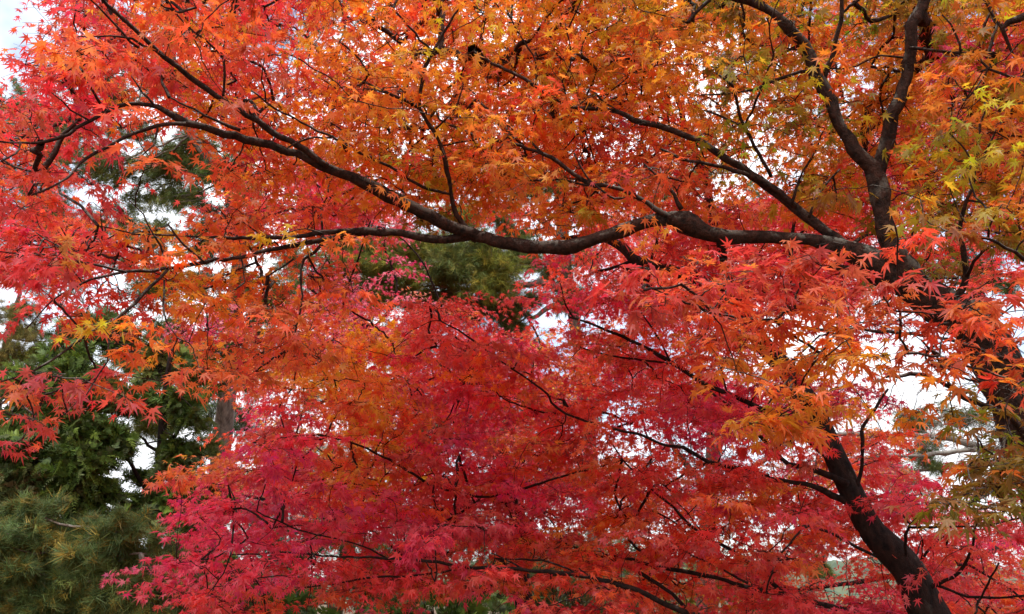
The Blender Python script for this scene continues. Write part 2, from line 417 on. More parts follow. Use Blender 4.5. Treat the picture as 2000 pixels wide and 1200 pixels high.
def build_tree(name, label, base, trunk_lines, limbs, jobs, bark, leafm, step, seed, group, limb_labels=None):
    """limbs: list of lists of lines (first the bough itself, then its side branches)"""
    g = np.random.default_rng(seed)
    root = empty(name, label, 'tree', base, group)
    tm = MB()
    for i, t in enumerate(trunk_lines):
        q = catmull(t, step); tube(tm, q[:, :3], np.maximum(q[:, 3], .002), 18, .05, seed + i)
    tm.build('trunk', bark, root, True, base)
    coll, clouds = [], []
    for j, lb in enumerate(limbs):
        c = dict(wood=MB(), leaf=MB()); cl = []
        for i, t in enumerate(lb):
            q = catmull(t, step * .7); q[:, :3] += g.normal(0, .0022, (len(q), 3)) * (1 + 0 * q[:, 3:]); q[:, 3] = np.maximum(q[:, 3], .0018)
            tube(c['wood'], q[:, :3], q[:, 3], 14 if q[0, 3] > .02 else 7, .11, seed + 50 + i); cl.append(q[::3])
        coll.append(c); clouds.append(np.vstack(cl))
    for pads, spec, sel in jobs:
        if not len(pads['p']): continue
        ids = sel if sel is not None else list(range(len(limbs)))
        foliate([clouds[k] for k in ids], pads, g, spec, [coll[k] for k in ids])
    for j, c in enumerate(coll):
        lo = c['wood'].build('limb', bark, root, True, base)
        if c['leaf'].n: c['leaf'].build('foliage', leafm, lo, False, base)
        if limb_labels and limb_labels[j]: lo['label'] = limb_labels[j]
    return root

# ------------------------------------------------------------------ the ground and the far hill
def ground_mat():
    m, t, o = mat_new('ground_litter'); l = t.links.new
    g = nn(t, 'ShaderNodeTexCoord'); a = nn(t, 'ShaderNodeTexNoise'); a.inputs['Scale'].default_value = .35; a.inputs['Detail'].default_value = 8
    b = nn(t, 'ShaderNodeTexVoronoi'); b.inputs['Scale'].default_value = 14
    r = nn(t, 'ShaderNodeValToRGB'); e = r.color_ramp.elements; e[0].position = .35; e[0].color = (.045, .06, .02, 1); e[1].position = .65; e[1].color = (.13, .075, .04, 1)
    r2 = nn(t, 'ShaderNodeValToRGB'); r2.color_ramp.interpolation = 'CONSTANT'; e = r2.color_ramp.elements; e[0].position = 0; e[0].color = (.10, .09, .04, 1); e[1].position = .62; e[1].color = (.34, .06, .03, 1)
    mx = nn(t, 'ShaderNodeMix', data_type='RGBA'); mx.inputs[0].default_value = .45
    p = nn(t, 'ShaderNodeBsdfPrincipled'); p.inputs['Roughness'].default_value = .95
    l(g.outputs['Object'], a.inputs['Vector']); l(g.outputs['Object'], b.inputs['Vector']); l(a.outputs[0], r.inputs[0]); l(b.outputs['Color'], r2.inputs[0])
    l(r.outputs[0], mx.inputs['A']); l(r2.outputs[0], mx.inputs['B']); l(mx.outputs['Result'], p.inputs['Base Color']); l(p.outputs[0], o.inputs['Surface'])
    return m
mb = MB(); S_ = 40; xs = np.sign(np.linspace(-1, 1, S_)) * np.abs(np.linspace(-1, 1, S_))**3 * 1500
X, Y = np.meshgrid(xs, xs + 0.); Zg = np.where(np.hypot(X, Y) > 6, .05 * np.sin(X * .21) * np.sin(Y * .17), 0) - .02
i = np.arange(S_ - 1)[:, None] * S_ + np.arange(S_ - 1)[None]
mb.add(np.stack([X, Y, Zg], -1).reshape(-1, 3), np.stack([i, i + 1, i + S_ + 1, i + S_], -1).reshape(-1, 4))
tag(mb.build('ground', ground_mat(), None, True), kind='structure')

def hill_mat():
    m, t, o = mat_new('hill_woods'); l = t.links.new
    g = nn(t, 'ShaderNodeTexCoord'); a = nn(t, 'ShaderNodeTexNoise'); a.inputs['Scale'].default_value = .28; a.inputs['Detail'].default_value = 9
    r = nn(t, 'ShaderNodeValToRGB'); e = r.color_ramp.elements; e[0].position = .35; e[0].color = (.05, .08, .05, 1); e[1].position = .68; e[1].color = (.13, .15, .08, 1)
    p = nn(t, 'ShaderNodeBsdfPrincipled'); p.inputs['Roughness'].default_value = 1
    l(g.outputs['Object'], a.inputs['Vector']); l(a.outputs[0], r.inputs[0]); l(r.outputs[0], p.inputs['Base Color']); l(p.outputs[0], o.inputs['Surface'])
    return m
mb = MB(); nx, ny = 220, 24; gx = np.linspace(-190, 190, nx); gy = np.linspace(0, 1, ny); X, T = np.meshgrid(gx, gy)
Y = 150 + T * 60; prof = 5.5 + 5 * np.exp(-((gx - 92) / 26)**2) + 3 * np.sin(gx * .03 + 1)
hg = np.random.default_rng(5); bump = hg.normal(0, 1, (ny, nx)); bump = (bump + np.roll(bump, 1, 1) + np.roll(bump, 1, 0)) * .38
Z = prof[None] * np.sin(np.minimum(T * 1.7, 1) * np.pi / 2) + bump * np.clip(T * 3, 0, 1) - .3
i = np.arange(ny - 1)[:, None] * nx + np.arange(nx - 1)[None]
mb.add(np.stack([X, Y, Z], -1).reshape(-1, 3), np.stack([i, i + 1, i + nx + 1, i + nx], -1).reshape(-1, 4))
tag(mb.build('hill', hill_mat(), None, True), kind='structure')

# ------------------------------------------------------------------ 1. the near maple that spreads over the whole frame
A_trunk = line('2110,1240,118 2050,1000,104 2005,850,94 1965,745,90 1918,650,88 1853,603,76', 3.1, 3.25)
A_trunk = to_ground(A_trunk, .22, .05)
A_main = [line('1918,640,84 1853,603,76 1807,575,68 1755,540,58 1702,510,46 1650,487,40 1615,473,32 1562,466,26 1510,465,25 1457,463,26 1405,461,30 1370,452,38 1335,433,44 1300,428,32 1273,433,28 1210,452,26 1168,466,25 1122,479,27 1070,484,28 1017,480,25 965,470,24 923,459,23', 3.25, 3.7),
          line('1853,600,40 1755,565,26 1713,550,22 1667,530,16 1620,522,9 1560,540,5', 3.3, 3.6)]
A_left = [line('923,459,20 874,468,17 825,465,15 783,456,14 727,452,13 680,452,12 630,454,10 560,465,9 500,464,8 455,466,7 420,463,5 360,462,4 260,455,3 190,440,2.5', 3.7, 3.2),
          line('720,453,12 660,464,11 612,472,10 525,489,9 472,503,8 420,508,8 350,522,7 297,528,7 245,530,6 196,540,5 161,554,5 122,575,4 87,600,3 52,640,2.5', 3.65, 2.9),
          line('245,530,6 196,521,5 157,510,5 112,500,4 60,496,3 0,492,3 -90,480,2', 3.0, 2.6),
          line('327,526,7 297,557,7 262,592,7 238,617,6 196,638,6 147,670,5 105,701,4 52,732,4 0,746,3', 3.05, 2.55),
          line('231,624,4 213,659,4 206,708,3 182,750,3 150,790,2 110,820,2', 2.85, 2.6),
          line('633,468,6 616,494,6 591,508,5 588,547,5 591,578,4 588,606,4 574,652,3 553,701,2', 3.6, 3.5),
          line('574,508,4 525,540,4 511,575,3', 3.5, 3.4), line('322,547,4 318,596,4 325,631,3 346,659,2', 3.0, 2.9),
          line('160,512,4 110,480,3 70,455,2.5', 2.85, 2.75), line('330,527,4 310,480,4 280,420,3 250,390,2', 3.0, 2.9),
          line('400,512,4 360,480,4 330,440,3', 3.1, 3.0)]
A_up = [line('935,462,24 905,452,25 870,437,24 840,420,24 780,393,23 740,372,22 700,353,21 630,322,18 546,290,17 480,272,16 420,256,15 364,240,15 330,222,13 308,210,11 273,203,9 224,210,8 175,238,7 133,262,7 80,278,6 40,279,4 0,277,4 -80,290,3', 3.7, 2.9),
        line('364,243,9 320,242,8 266,259,7 210,287,6 168,308,6 133,347,5 88,371,4 60,380,3', 3.15, 2.8),
        line('640,325,13 567,276,12 535,259,12 483,224,12 444,200,11 402,171,11 367,147,11 322,110,10 283,77,9 245,42,8 210,10,7 185,-20,6', 3.45, 2.9),
        line('322,112,5 280,88,5 238,70,4 190,70,3 150,73,2', 3.05, 2.85), line('270,95,5 241,66,5 203,24,4 180,0,3 150,-40,3', 3.0, 2.8),
        line('434,115,6 440,85,6 455,35,5 462,0,4 470,-50,3', 3.2, 3.1), line('430,105,4 385,66,4 350,35,3 329,0,3', 3.15, 3.0),
        line('434,190,5 440,150,5 436,110,5', 3.2, 3.18), line('300,205,5 280,180,4 256,150,3', 3.0, 2.95),
        line('470,255,7 420,235,6 380,215,5 350,200,4 330,190,3', 3.3, 3.2), line('175,238,4 140,215,3 100,180,2', 2.95, 2.8),
        line('40,280,4 30,300,4 0,317,3', 2.9, 2.8),
        line('310,245,4 305,265,4 300,285,3 280,300,3 268,330,2', 3.1, 3.0)]
A_fan = [line('920,458,14 902,435,11 891,420,10 882,385,9 877,350,9 867,304,9 857,275,8 846,255,8 821,213,7 823,175,7 828,136,7 844,103,6 867,66,5 888,28,4 909,0,4 925,-50,3', 3.7, 3.4),
         line('844,103,5 811,66,5 783,35,4 758,0,4 740,-40,3', 3.45, 3.3), line('821,213,6 804,203,6 769,187,6 741,178,5 716,161,4 700,170,3', 3.6, 3.4),
         line('880,381,6 825,364,6 780,336,6 745,317,6 716,304,5 692,294,5 650,270,5 574,231,4 518,200,4 490,175,3', 3.65, 3.2),
         line('650,270,4 600,272,4 560,290,3', 3.4, 3.3), line('846,255,4 880,225,3 900,190,3 905,160,2', 3.6, 3.6)]
A_fine = [line('1315,430,13 1280,408,10 1245,385,9 1196,364,9 1161,362,9 1122,343,8 1091,318,8 1060,301,7 1017,287,6 982,276,6 940,270,5 895,250,5 860,234,4 850,213,3', 3.5, 3.8),
          line('1060,301,5 1031,270,5 986,241,5 951,213,5 926,185,4 912,168,3', 3.6, 3.8), line('940,270,4 900,278,4 860,285,3 820,282,2', 3.7, 3.8),
          line('1150,362,5 1090,352,4 1000,355,3', 3.6, 3.8), line('1240,386,5 1200,388,5 1150,350,4 1120,300,3', 3.55, 3.6),
          line('1000,282,4 985,240,4 960,220,3', 3.7, 3.9), line('1330,410,10 1318,380,8 1290,350,5 1260,320,4', 3.5, 3.5)]
A_upper = [line('1655,480,20 1632,466,19 1590,435,19 1545,400,18 1510,372,16 1468,343,15 1405,300,14 1363,273,13 1300,252,12 1238,234,11 1210,220,10 1160,212,8 1119,210,8 1077,189,7 1024,154,7 975,130,6 951,119,5 926,101,4', 3.4, 3.9),
           line('1210,222,6 1182,200,5 1160,180,4', 3.7, 3.7), line('1555,404,10 1510,367,10 1468,345,9 1415,327,8 1366,318,7 1330,312,6 1290,290,5', 3.45, 3.6),
           line('1506,345,8 1475,287,7 1454,248,7 1440,200,6 1430,168,5 1400,143,4', 3.5, 3.3), line('1454,248,5 1489,171,5 1500,136,4 1510,108,4 1503,70,3 1500,35,3', 3.45, 3.2),
           line('1454,248,5 1415,231,5 1373,215,4', 3.45, 3.5), line('1045,170,4 1046,120,4 1015,70,3 990,20,3', 3.8, 3.8), line('1110,208,4 1100,160,4 1115,115,3 1105,45,3', 3.75, 3.7),
           line('1545,400,7 1560,350,5 1590,300,4 1610,250,3', 3.45, 3.4), line('1580,425,6 1600,380,5 1640,330,4', 3.4, 3.4)]
A_fork = [line('1790,560,50 1768,520,42 1755,498,38 1734,463,34 1724,420,32 1720,390,33 1716,367,34 1708,338,32 1695,318,28 1668,290,26 1640,241,26 1626,210,26 1615,182,26 1594,147,25 1577,101,23 1563,78,22 1531,45,20 1507,25,18 1465,3,16 1420,-10,14 1350,-60,10', 3.28, 3.5),
         line('1719,385,18 1716,352,24 1723,315,27 1737,270,26 1741,224,26 1759,189,26 1772,150,25 1780,101,24 1780,52,24 1794,28,23 1808,0,22 1825,-50,20 1850,-150,14', 3.37, 3.2),
         line('1608,155,12 1611,147,11 1625,105,10 1636,63,9 1645,25,9 1643,0,8 1630,-50,6', 3.4, 3.3), line('1645,25,6 1660,12,6 1678,0,5 1710,-30,4', 3.35, 3.3),
          line('1585,135,8 1577,140,7 1545,147,7 1496,164,6 1475,175,5 1430,182,4 1370,186,3', 3.4, 3.4),
          line('1778,95,7 1793,95,6 1839,100,6 1895,108,5 1923,126,5 1948,143,5 2000,156,6 2080,160,7', 3.25, 3.0), line('1930,130,4 1902,178,4 1860,210,4 1818,224,3', 3.15, 3.1),
          line('2080,10,20 2020,25,17 1985,38,14 1960,58,9 1975,95,5 2000,140,4', 2.8, 2.9), line('1770,112,5 1720,108,4 1670,130,4 1620,135,3', 3.3, 3.4),
          line('1877,108,4 1870,70,4 1840,30,3', 3.1, 3.1)]
A_right = [line('1862,592,22 1867,582,16 1888,540,12 1881,487,10 1877,435,8 1891,392,7 1909,308,6 1916,245,5 1925,200,3', 3.25, 3.1),
           line('1888,540,8 1910,500,6 1950,470,5', 3.2, 3.0), line('1905,330,5 1935,280,4 1950,240,3', 3.15, 3.1),
           line('2090,560,10 2040,525,9 2000,505,8 1965,484,7 1930,466,6 1877,460,5 1842,449,4 1807,428,3', 2.7, 2.6), line('1930,466,5 1935,430,4 1960,400,3', 2.65, 2.6)]
A_low = [line('2040,930,22 2000,850,14 1965,813,12 1902,785,11 1860,760,10 1825,743,9 1790,732,8 1727,738,5', 3.0, 2.4),
         line('2020,760,16 1990,715,9 1940,690,8 1880,672,7 1800,655,7 1720,648,7 1640,641,6 1580,641,6 1500,628,5 1420,618,5 1340,590,4 1270,560,3', 2.95, 2.2),
         line('1860,760,6 1830,700,5 1800,665,4', 2.6, 2.4), line('1770,690,5 1758,662,5 1758,610,5 1753,557,4 1752,470,4 1748,430,2', 2.35, 2.2), line('1965,813,9 1960,880,7 1945,950,5 1900,985,3', 2.8, 2.4),
         line('1640,641,5 1600,690,4 1540,740,4 1500,790,3', 2.3, 2.2)]
A_limbs = [A_main, A_left, A_up, A_fan, A_fine, A_upper, A_fork, A_right, A_low]
def depth_of(limbs, sigma, lo, g, back=0, skip=(), bias=.0):
    pts = np.vstack([catmull(t, .03)[::2, :3] for k, lb in enumerate(limbs) if k not in skip for t in lb]); px, py, d = proj(pts)
    cache = {}
    def fn(x, y):
        j = int(np.argmin((px - x)**2 + ((py - y) * 1.15)**2)); return max(lo, d[j] + bias + g.normal(0, sigma) + back * g.uniform(.25, 1))
    return fn
gA = np.random.default_rng(21)
seenA = wood_seen([A_trunk] + [t for lb in A_limbs[:8] for t in lb])
spA = dict(turn=(('R', 'V', .2), ('V', 'O', .15), ('O', 'Y', .14), ('Y', 'G', .4)), dref=3.7, lod='mid', size=.041, r=.0021, nb=5); spA2 = dict(turn=(('R', 'V', .3), ('V', 'O', .3), ('O', 'Y', .14), ('Y', 'G', .4)), lod='mid', size=.042, r=.0025, nb=5); spN = dict(turn=(('Y', 'O', .7), ('R', 'V', .4)), nz=.22, dz=.45, tone=.86, lod='near', size=.037, r=.0017, nb=4)  # spN tone: low bough leaves darkened in colour to look backlit
pA = make_pads(MAP_A, depth_of(A_limbs, .36, 2.2, gA, skip=(8,), bias=.32), 1.4, spA, gA, 22, .15, my1=0, clear=seenA)
pA2 = make_pads(MAP_B, depth_of(A_limbs, .5, 3.4, gA, back=3.2, skip=(8,)), 1.8, spA2, gA, 34, .24, keep=lambda x, y: y < 400, my1=0, thin=.8)
pN = make_pads(MAP_N, lambda x, y: gA.uniform(1.95, 2.75), 1.8, spN, gA, 16, .10, mx0=0, my0=0, my1=0)
root = build_tree('maple_tree', 'large near maple whose long crooked limb and orange to red leaves fill the upper half', (A_trunk[0, 0], A_trunk[0, 1], 0),
    [A_trunk], A_limbs, [(pA, spA, list(range(8))), (pA2, spA2, list(range(8))), (pN, spN, [8])], M_bark, M_leaf, .05, 31, 'red-leaved maples',
    ['thick crooked horizontal limb', None, 'dark limb rising to the upper left corner', 'thin upright bough with orange leaves', None, None, 'upright forked limb with olive and amber leaves', 'slim bough with olive leaves', 'low bough of large coral and amber leaves'])

# ------------------------------------------------------------------ 2. the leaning maple with the dark trunk, lower right
B_trunk = line('1862,1290,84 1815,1200,75 1797,1160,72 1772,1112,70 1740,1075,66 1705,1040,60 1682,1000,54 1660,955,49 1630,890,44 1608,840,43 1588,802,45 1559,757,44 1538,725,42 1496,680,40 1471,645,36 1450,612,32', 4.6, 5.4)
B_trunk = to_ground(B_trunk, .35, -.1)
B_top = [line('1452,617,26 1430,570,18 1415,515,17 1405,470,16 1394,435,16 1384,378,15 1370,336,15 1356,290,14 1342,259,12 1325,200,8 1300,120,5', 5.4, 5.9),
         line('1450,614,28 1410,575,24 1350,540,23 1290,525,21 1245,512,21 1217,485,20 1190,470,13 1150,460,9 1080,470,6', 5.4, 6.4),
         line('1394,430,6 1440,400,5 1470,370,4', 5.6, 5.8), line('1545,560,8 1545,500,8 1550,440,6 1560,400,4', 5.3, 5.5), line('1240,510,8 1200,522,6 1140,540,5', 6.0, 6.4)]
B_mid = [line('1622,895,18 1604,885,15 1566,850,14 1524,822,13 1489,802,13 1419,767,12 1387,757,11 1335,722,11 1315,711,10 1262,680,9 1217,659,7 1168,638,6 1112,620,5', 4.95, 6.0),
         line('1120,623,5 1105,596,4 1094,554,3', 6.0, 6.1), line('1308,704,6 1287,662,5 1252,610,4', 5.6, 5.8), line('1315,711,6 1240,702,5 1170,690,4 1110,670,3', 5.6, 6.1),
         line('1655,945,18 1600,922,14 1560,911,13 1538,906,11 1510,881,10 1489,857,10 1450,815,9 1405,780,7 1370,750,5', 4.9, 5.7), line('1672,960,12 1684,910,9 1685,857,9 1688,832,9 1710,797,8 1734,760,6', 4.95, 4.9),
         line('1420,765,5 1410,720,4 1425,680,3', 5.4, 5.5)]
B_thin = [line('1500,930,11 1430,913,10 1384,902,10 1335,874,9 1300,871,8 1250,850,7 1150,825,6 1105,808,6 1077,787,6 1070,771,5 1028,739,5 975,704,5 930,669,5 895,645,4 860,627,3', 5.0, 5.3),
          line('1105,808,5 1066,806,5 1028,796,4 986,780,4 950,752,3 895,750,3', 5.8, 6.3), line('1384,902,5 1340,925,5 1300,950,4', 5.3, 5.4),
          line('1720,1300,15 1570,1190,12 1450,1090,9 1380,1050,7 1342,1021,7 1315,990,6 1273,955,6 1245,927,5 1217,899,4 1190,860,3', 4.7, 5.7), line('846,951,7 797,920,6 748,892,6 702,871,5 671,860,5 620,850,4', 5.3, 5.0),
          line('1500,935,11 1590,950,13 1660,985,20', 5.1, 4.95), line('1217,899,4 1100,930,5 960,970,6 846,951,6', 5.6, 5.3), line('1270,955,4 1290,945,4 1310,960,3', 5.6, 5.5)]
B_low = [line('1830,1330,30 1600,1270,20 1450,1230,15 1350,1200,13 1297,1179,12 1245,1154,12 1192,1137,11 1140,1125,11 1087,1118,10 1035,1116,9 986,1109,9 930,1109,8 877,1104,7 832,1095,7 755,1091,6 664,1088,5 560,1080,4 450,1085,3', 4.5, 4.5),
         line('1480,1240,13 1400,1220,12 1346,1196,11 1315,1161,10 1273,1133,10 1238,1112,9 1203,1095,8 1161,1084,6 1100,1060,4', 4.75, 5.4),
         line('1790,1230,22 1600,1180,12 1457,1147,10 1405,1130,10 1352,1119,10 1297,1109,9 1252,1098,8 1224,1091,7 1190,1084,5', 4.6, 5.3), line('1140,1125,5 1080,1100,5 1040,1093,5 1000,1093,4 965,1090,3', 4.55, 4.8),
         line('846,1120,5 797,1126,5 720,1128,5 650,1142,4 560,1150,3', 4.6, 4.5), line('1030,1116,5 990,1095,4 960,1080,3', 4.6, 4.8), line('930,1109,5 846,1120,5', 4.55, 4.6),
         line('1460,1140,6 1405,1110,5 1352,1084,5 1300,1053,4', 4.8, 5.1), line('755,1091,4 690,1060,4 600,1040,4 500,1000,3', 4.6, 4.4)]
B_side = [line('1720,1075,9 1713,1088,8 1671,1067,8 1632,1046,7 1587,1028,6 1550,1030,4', 4.85, 4.6), line('1587,1028,5 1566,1035,5 1527,1081,5 1506,1119,5 1496,1158,4', 4.6, 4.5),
          line('1772,1105,8 1769,1046,7 1776,1025,6 1755,997,4', 4.8, 4.5), line('1776,1025,4 1800,1000,4 1840,970,3', 4.55, 4.4),
          line('1800,1150,14 1832,1140,9 1874,1119,8 1895,1077,7 1902,1050,6 1910,1000,4', 4.72, 4.3), line('1810,1140,9 1843,1147,8 1874,1161,7 1916,1167,6 1986,1165,6 2080,1150,4', 4.72, 4.1),
          line('1915,1167,5 1930,1140,5 1951,1100,4', 4.35, 4.2), line('1776,1030,6 1850,1030,6 1930,1025,5 2000,1010,4', 4.6, 4.3)]
for lb_ in (B_mid, B_thin, B_low, B_side):        # slender side limbs
    for t_ in lb_: t_[:, 3] *= .8
B_trunk[:, 3] *= .92
B_limbs = [B_top, B_mid, B_thin, B_low, B_side]
gB = np.random.default_rng(22)
seenB = wood_seen([B_trunk] + [t for lb in B_limbs for t in lb])
spB = dict(open=.45, turn=(('R', 'P', .10), ('R', 'V', .25), ('V', 'O', .2)), thick=11, dref=5.7, lod='mid', size=.045, r=.0022, nb=5)
pB = make_pads(MAP_B, depth_of(B_limbs, .5, 3.7, gB, bias=.25), 1.8, spB, gB, 52, .23, keep=lambda x, y: y >= 400, clear=seenB)
pB2 = make_pads(MAP_B, depth_of(B_limbs, .4, 5.2, gB, back=2.6), 1.25, spB, gB, 70, .33, keep=lambda x, y: y >= 400)
build_tree('maple_tree', 'leaning maple with thick dark trunk at the lower right and scarlet to crimson leaves', (B_trunk[0, 0], B_trunk[0, 1], 0),
    [B_trunk], B_limbs, [(pB, spB, None), (pB2, spB, None)], M_barkB, M_leaf, .07, 32, 'red-leaved maples')

# ------------------------------------------------------------------ 3. the small-leaved maple behind, and 4. the red maples behind on the right
D_trunk = line('1035,1240,40 1015,1120,36 1010,1010,34 1000,930,30 975,878,26', 10.5, 10.5); D_trunk = to_ground(D_trunk, .1, 0)
D_l1 = [line('980,882,24 955,850,22 909,832,20 865,805,19 830,785,18 792,730,16 775,708,15 748,672,14 716,635,13 685,617,10 640,590,6 600,560,4', 10.5, 10.2),
        line('830,790,12 785,780,12 755,774,10 690,760,8 640,735,6 600,715,4', 10.4, 10), line('720,640,7 738,632,6 770,590,5 775,550,3', 10.3, 10.4), line('760,690,6 650,680,5 540,660,4 440,640,3', 10.3, 10),
        line('980,885,16 940,820,10 900,750,8 880,700,6 860,650,4', 10.5, 11), line('690,760,7 600,800,6 540,840,5 470,880,4', 10.2, 9.8)]
D_l2 = [line('1005,950,20 930,980,14 850,1000,12 760,1010,10 650,1000,8 540,980,6 430,960,4', 10.5, 9.8), line('1012,1020,18 960,1140,16 925,1150,14 880,1120,12 830,1100,9 700,1120,7 560,1140,5 400,1120,4 300,1130,3', 10.5, 9.6),
        line('1000,920,20 1060,850,12 1150,800,10 1230,760,7 1300,740,4', 10.5, 10.8), line('1010,1000,16 1100,960,12 1200,940,9 1300,930,6', 10.5, 10.5), line('1060,850,9 1080,760,7 1060,680,5 1020,600,3', 10.6, 11)]
E_trunk = line('2180,1230,56 2120,1100,50 2070,960,46 2010,820,40 1960,700,34', 11, 11); E_trunk = to_ground(E_trunk, .3, 0)
E_l = [line('1965,710,30 1900,560,24 1850,430,20 1800,320,16 1780,220,12 1760,100,8', 11, 10.8), line('1890,540,16 1780,470,12 1660,440,10 1540,430,8 1420,440,6 1300,430,4', 11, 10.6),
       line('1800,320,9 1700,300,8 1620,270,6 1560,240,4', 10.8, 10.6), line('2090,1010,22 1980,1060,14 1860,1100,11 1720,1130,9 1580,1150,7 1450,1170,5', 11, 10.2), line('1860,450,12 1930,330,9 1960,200,6 1950,90,4', 11, 11)]
gD = np.random.default_rng(23)
spD = dict(turn=(('R', 'P', .2), ('R', 'V', .35), ('V', 'O', .3)), lod='far', size=.046, r=.003, nb=5)
inE = lambda x, y: (x >= 1400 and y >= 950) or (y < 500 and x >= 1150)
pD = make_pads([''.join(r) for r in MAP_D], lambda x, y: gD.uniform(8.8, 12.2), 2.0, spD, gD, 80, .40, keep=lambda x, y: not inE(x, y))
pE = make_pads([''.join(r) for r in MAP_D], lambda x, y: gD.uniform(9.6, 12.2), 1.5, spD, gD, 80, .40, keep=inE)
build_tree('maple_tree', 'farther maple with dark zigzag limb and small pinkish red leaves behind the middle', (D_trunk[0, 0], D_trunk[0, 1], 0),
    [D_trunk], [D_l1, D_l2], [(pD, spD, None)], M_barkB, M_small, .12, 33, 'red-leaved maples')
build_tree('maple_tree', 'farther crimson maple seen through the gaps at the right edge behind the orange leaves', (E_trunk[0, 0], E_trunk[0, 1], 0),
    [E_trunk], [E_l], [(pE, spD, None)], M_barkB, M_leaf, .12, 34, 'red-leaved maples')

# ------------------------------------------------------------------ conifers
def tufts(mb, pos, direc, n, length, width, colr, g, spread=.75, droop=.15):
    """bunches of needles"""
    N = len(pos); rep = np.repeat(np.arange(N), n); M = len(rep)
    d = unit(direc[rep] * .9 + g.normal(0, spread, (M, 3)) - np.array([0, 0, droop])); Ls = length * g.uniform(.65, 1.15, M)
    a = pos[rep] + g.normal(0, length * .12, (M, 3)); s = unit(np.cross(d, g.normal(0, 1, (M, 3)))) * (width * .5)
    tip = a + d * Ls[:, None] - np.array([0, 0, 1]) * (Ls * g.uniform(0, .2, M))[:, None]
    V = np.stack([a - s, a + s, tip], 1).reshape(-1, 3)
    c = colr[rep] * np.exp(g.normal(0, .16, (M, 1))); c = np.repeat(c, 3, 0)
    mb.add(V, np.arange(M * 3).reshape(-1, 3), np.clip(c, 0, 1))
def fronds(mb, pos, direc, length, colr, g, nseg=9, wid=.32):
    """flat scaly sprays of a cypress"""
    N = len(pos); ax = unit(direc); nr = unit(np.cross(ax, g.normal(0, 1, (N, 3)))); sd = np.cross(ax, nr)
    for k in range(nseg):
        t = (k + .5) / nseg
        for sgn in (-1, 1):
            a = pos + ax * (length * t)[:, None] - np.array([0, 0, .35]) * (length * t * t)[:, None]
            ll = length * wid * (1.15 - t) * g.uniform(.7, 1.3, N)
            d = unit(ax * .75 + sd * sgn + nr * g.normal(0, .22, (N, 1)) - np.array([0, 0, .2]))
            wv = unit(np.cross(d, nr)) * (ll * .17)[:, None]
            V = np.stack([a - wv, a + wv, a + d * (ll * .75)[:, None] + wv * .8, a + d * ll[:, None], a + d * (ll * .75)[:, None] - wv * .8], 1)
            c = np.repeat(colr * np.exp(g.normal(0, .13, (N, 1))), 5, 0)
            mb.add(V.reshape(-1, 3), np.arange(N * 5).reshape(-1, 5), np.clip(c, 0, 1))

